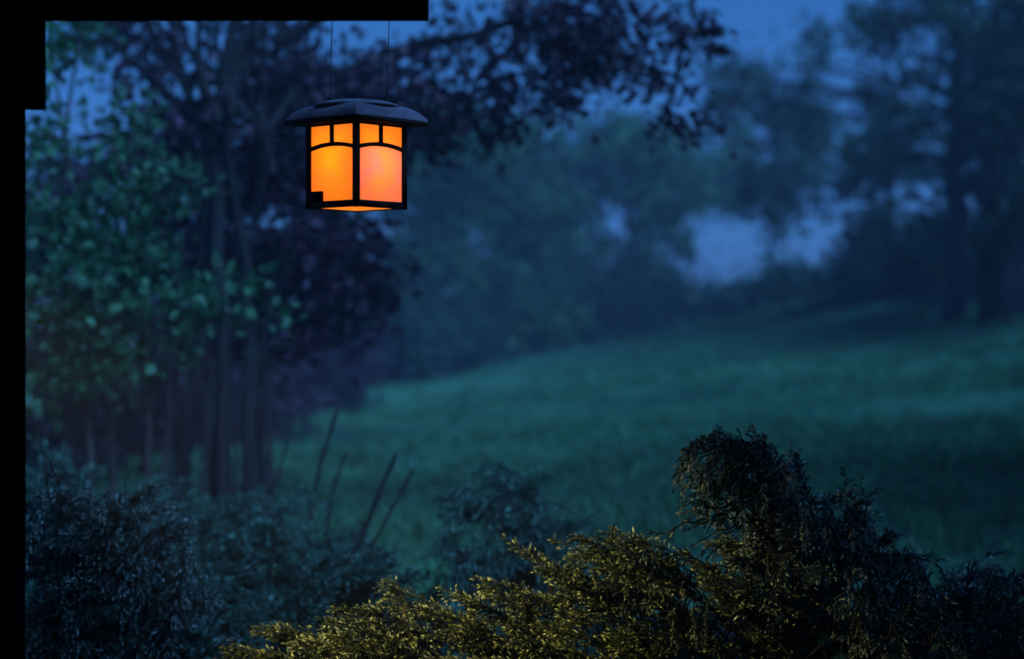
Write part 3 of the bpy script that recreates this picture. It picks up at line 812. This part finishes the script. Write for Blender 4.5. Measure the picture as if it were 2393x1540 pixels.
for i in range(20):
    e0 = (rng.uniform(470, 640), rng.uniform(260, 420)); e1 = (rng.uniform(170, 760), rng.uniform(-120, 40))
    TR.append(([e0 + (rng.uniform(-.3, .5),), ((e0[0] + e1[0]) / 2 + rng.normal(0, 18), (e0[1] + e1[1]) / 2 + rng.normal(0, 18), .1), e1 + (rng.uniform(-.3, .6),)], rng.uniform(.014, .032), .010))
for sx in (395, 436, 474, 590, 626, 640):
    TR.append(([(sx, None, rng.uniform(-.4, .3)), (sx + rng.normal(0, 6), 950, 0), (sx + rng.normal(0, 22), 740, .1), (sx + rng.normal(0, 45), 520, .2)], rng.uniform(.012, .02), .007))
CL += [(rng.uniform(210, 760), rng.uniform(20, 300), 55, 40, rng.uniform(-.1, .7), .3, 5) for _ in range(16)]
woody("purple_leaved_tree", "dark purple leaved tree on clustered trunks, its branch reaching over the lantern", "tree", None, 12.2, 530,
      TR, CL, M['purple'], M['bark'], 0.085, wl=0.62, r0=0.035, per=13, sub=0.085, twig_n=4)

TH = [(rng.uniform(-60, 480), rng.uniform(330, 960), 110, 90, rng.uniform(-.6, .6), .6, 26) for _ in range(34)]
woody("dark_thicket", "dark thicket filling the space behind the green shrub", "thicket", None, 15.5, 220,
      [([(60 + 70 * i, None, rng.uniform(-.5, .5)), (50 + 75 * i, 800, 0), (40 + 70 * i + rng.uniform(-40, 40), 330, 0)], .04, .015) for i in range(7)],
      TH, M['purple'], M['bark'], 0.10, wl=0.62, r0=0.03, per=12, sub=0.13, twig_n=4, crown_name="foliage", trunk_name="stems")

BK = "dim bushes behind the trunks on the left"
for (px, py, rx, ry, d, nn, lab) in [(170, 960, 110, 60, 17.5, 8, "dim bush behind the slim stems of the green shrub"), (400, 940, 110, 70, 19, 9, "dim bush seen between the stems and the purple tree's trunks"),
                                   (600, 930, 70, 60, 20, 6, "dim bush behind the right trunks of the purple tree"),
                                   (760, 885, 110, 60, 25, 10, "misty bush hiding the lawn's far left corner, right of the trunks")]:
    woody("background_bush", lab, "bush", BK, d, px, [([(px, None, 0), (px + 5, py, 0)], .03, .015), ([(px - 20, None, 0), (px - 40, py, 0)], .025, .012), ([(px + 20, None, 0), (px + 45, py, 0)], .025, .012)],
          [(px + rng.uniform(-rx, rx), py + rng.uniform(-ry, ry), 60, 45, rng.uniform(-.5, .5), .4, 16) for _ in range(nn * 2)], M['purple'], M['bark'], 0.10, r0=.03, per=16, sub=0.12, crown_name="foliage", trunk_name="stems")

# trees along the far edge of the lawn
FG = "trees along the far edge of the lawn"
def far_tree(label, d, bx, bh, cl, mat, leaf=0.16, per=40, sub=0.17, extra=(), r=.13):
    T = [([(bx, None, 0), (bx + rng.uniform(-10, 10), (770 + bh) / 2, 0), (bx + rng.uniform(-20, 20), bh, 0)], r, r * .35)] + list(extra)
    return woody("deciduous_tree", label, "tree", FG, d, bx, T, cl, mat, M['bark'], leaf, wl=0.6, r0=r * .7, per=per, sub=sub, twig_n=5)


def mass(cx, cy, rx, ry, n, hd=1.6, tufts=13, rad=(70, 110)):
    o = []
    for i in range(n):
        a = rng.uniform(0, 2 * math.pi); q_ = math.sqrt(rng.random())
        o.append((cx + rx * q_ * math.cos(a), cy + ry * q_ * math.sin(a), rng.uniform(*rad), rng.uniform(*rad) * 0.7, rng.uniform(-hd, hd), 0.8, tufts))
    return o


far_tree("dense green tree behind the lantern's lower right, spreading over the lawn edge", 33, 1010, 420, mass(1010, 480, 150, 210, 16), M['far_green'])
far_tree("rounded green tree in the middle of the far tree line", 36, 1230, 380, mass(1230, 470, 150, 220, 18), M['far_green'])
far_tree("blue green tree right of the middle, beside the gap of pale mist", 38, 1470, 400, mass(1470, 480, 140, 200, 15), M['far_green'])
far_tree("low bushy tree under the middle of the tree line", 34, 1180, 690, mass(1190, 730, 150, 80, 10, 1.0), M['far_green'], r=.08)
far_tree("low dark bushy tree at the lawn edge, right of the middle", 37, 1480, 660, mass(1460, 710, 140, 80, 10, 1.0), M['far_dark'], r=.08)
far_tree("small dim tree behind the bare canes at the lawn's left end", 30, 930, 760, mass(900, 780, 110, 60, 6, .8, 20), M['far_dark'], r=.06)
far_tree("misty slender tree standing in the pale gap on the right", 46, 1808, 300, mass(1790, 340, 190, 120, 30, 1.5, 3, (35, 60)) + mass(1690, 450, 90, 60, 16, 1.0, 4, (35, 60)), M['far_green'], r=.10)
far_tree("tall loose leaved tree left of the dark trunks on the right", 32, 2080, 200, mass(1930, 270, 290, 290, 42, 1.6, 3, (30, 60)), M['far_dark'], r=.10)
far_tree("tall dark tree with slim trunk near the right edge", 27, 2232, 60, mass(2200, 240, 190, 320, 32, 1.6, 3, (35, 65)), M['far_dark'], r=.2)
far_tree("darkest tree at the right edge of the view", 25, 2350, 60, mass(2370, 260, 110, 340, 27, 1.6, 4, (40, 70)), M['far_dark'], r=.2,
         extra=[([(2300, None, .3), (2300, 500, .3), (2312, 250, .2), (2330, 0, .2)], .12, .08), ([(2390, None, 0), (2385, 300, 0), (2380, -60, 0)], .16, .10)])
HB = "low bushes along the far lawn edge"
for (px, py, rx, ry, d, nn, lab) in [(1680, 715, 90, 50, 38, 6, "low bush below the left end of the pale gap"), (1860, 690, 110, 45, 37, 7, "low bush right below the pale misty gap"),
                                   (2040, 650, 100, 60, 33, 8, "dark bush at the lawn edge under the loose leaved tree"), (2230, 640, 110, 50, 29, 7, "dark bush around the foot of the slim trunk on the right"),
                                   (1330, 790, 110, 40, 35, 6, "dark low bush in the middle of the lawn's far edge"), (1050, 820, 110, 35, 33, 6, "dark low bush left of the middle, where the lawn ends")]:
    woody("lawn_edge_bush", lab, "bush", HB, d, px, [([(px, None, 0), (px + 5, py, 0)], .05, .03), ([(px - 20, None, 0), (px - 40, py, 0)], .04, .02), ([(px + 20, None, 0), (px + 45, py, 0)], .04, .02)],
          mass(px, py, rx, ry, nn, 0.8, 22, (50, 80)), M['far_dark'], M['bark'], 0.15, r0=.05, per=22, sub=0.22, crown_name="foliage", trunk_name="stems")

# an added broad tree on the right, just outside the view, that shades the right of the lawn
woody("added_shade_tree", "added dense tree out of view right of the lawn, shading its near right side", "tree", None, 9.0, 4300,
      [([(4300, None, 0), (4290, 300, 0), (4280, -900, 0)], .2, .1)],
      [(rng.uniform(3380, 5500), rng.uniform(-2300, 200), 420, 400, rng.uniform(-2.6, 3.0), 1.0, 16) for _ in range(44)],
      M['far_dark'], M['bark'], 0.20, r0=.1, per=26, sub=0.22)

woody("added_shade_tree", "second added tree out of view farther back, shading the right end of the lawn", "tree", None, 20.0, 3750,  # another unseen tree, added to darken the bright band on the right
      [([(3750, None, 0), (3740, 300, 0), (3730, -500, 0)], .2, .1)],
      [(rng.uniform(3150, 4500), rng.uniform(-700, 500), 260, 220, rng.uniform(-6, 4), 1.0, 16) for _ in range(50)],
      M['far_dark'], M['bark'], 0.20, r0=.1, per=26, sub=0.25)

# ------------------------------------------------------------------ evening mist
hm = bpy.data.materials.new("evening_mist"); hm.use_nodes = True
ht = hm.node_tree
for n_ in list(ht.nodes):
    if n_.type == 'BSDF_PRINCIPLED':
        ht.nodes.remove(n_)
pv = ht.nodes.new("ShaderNodeVolumePrincipled")
pv.inputs["Color"].default_value = (0.73, 0.74, 1.0, 1)
pv.inputs["Density"].default_value = 0.0042
pv.inputs["Anisotropy"].default_value = 0.0
ht.links.new(pv.outputs[0], ht.nodes["Material Output"].inputs["Volume"])
m = MB(); m.box((-170, -14, -6), (170, 270, 30))
hz = m.build("haze", hm)
tag(hz, "thin blue evening mist over the garden and lawn", "mist", kind="stuff")
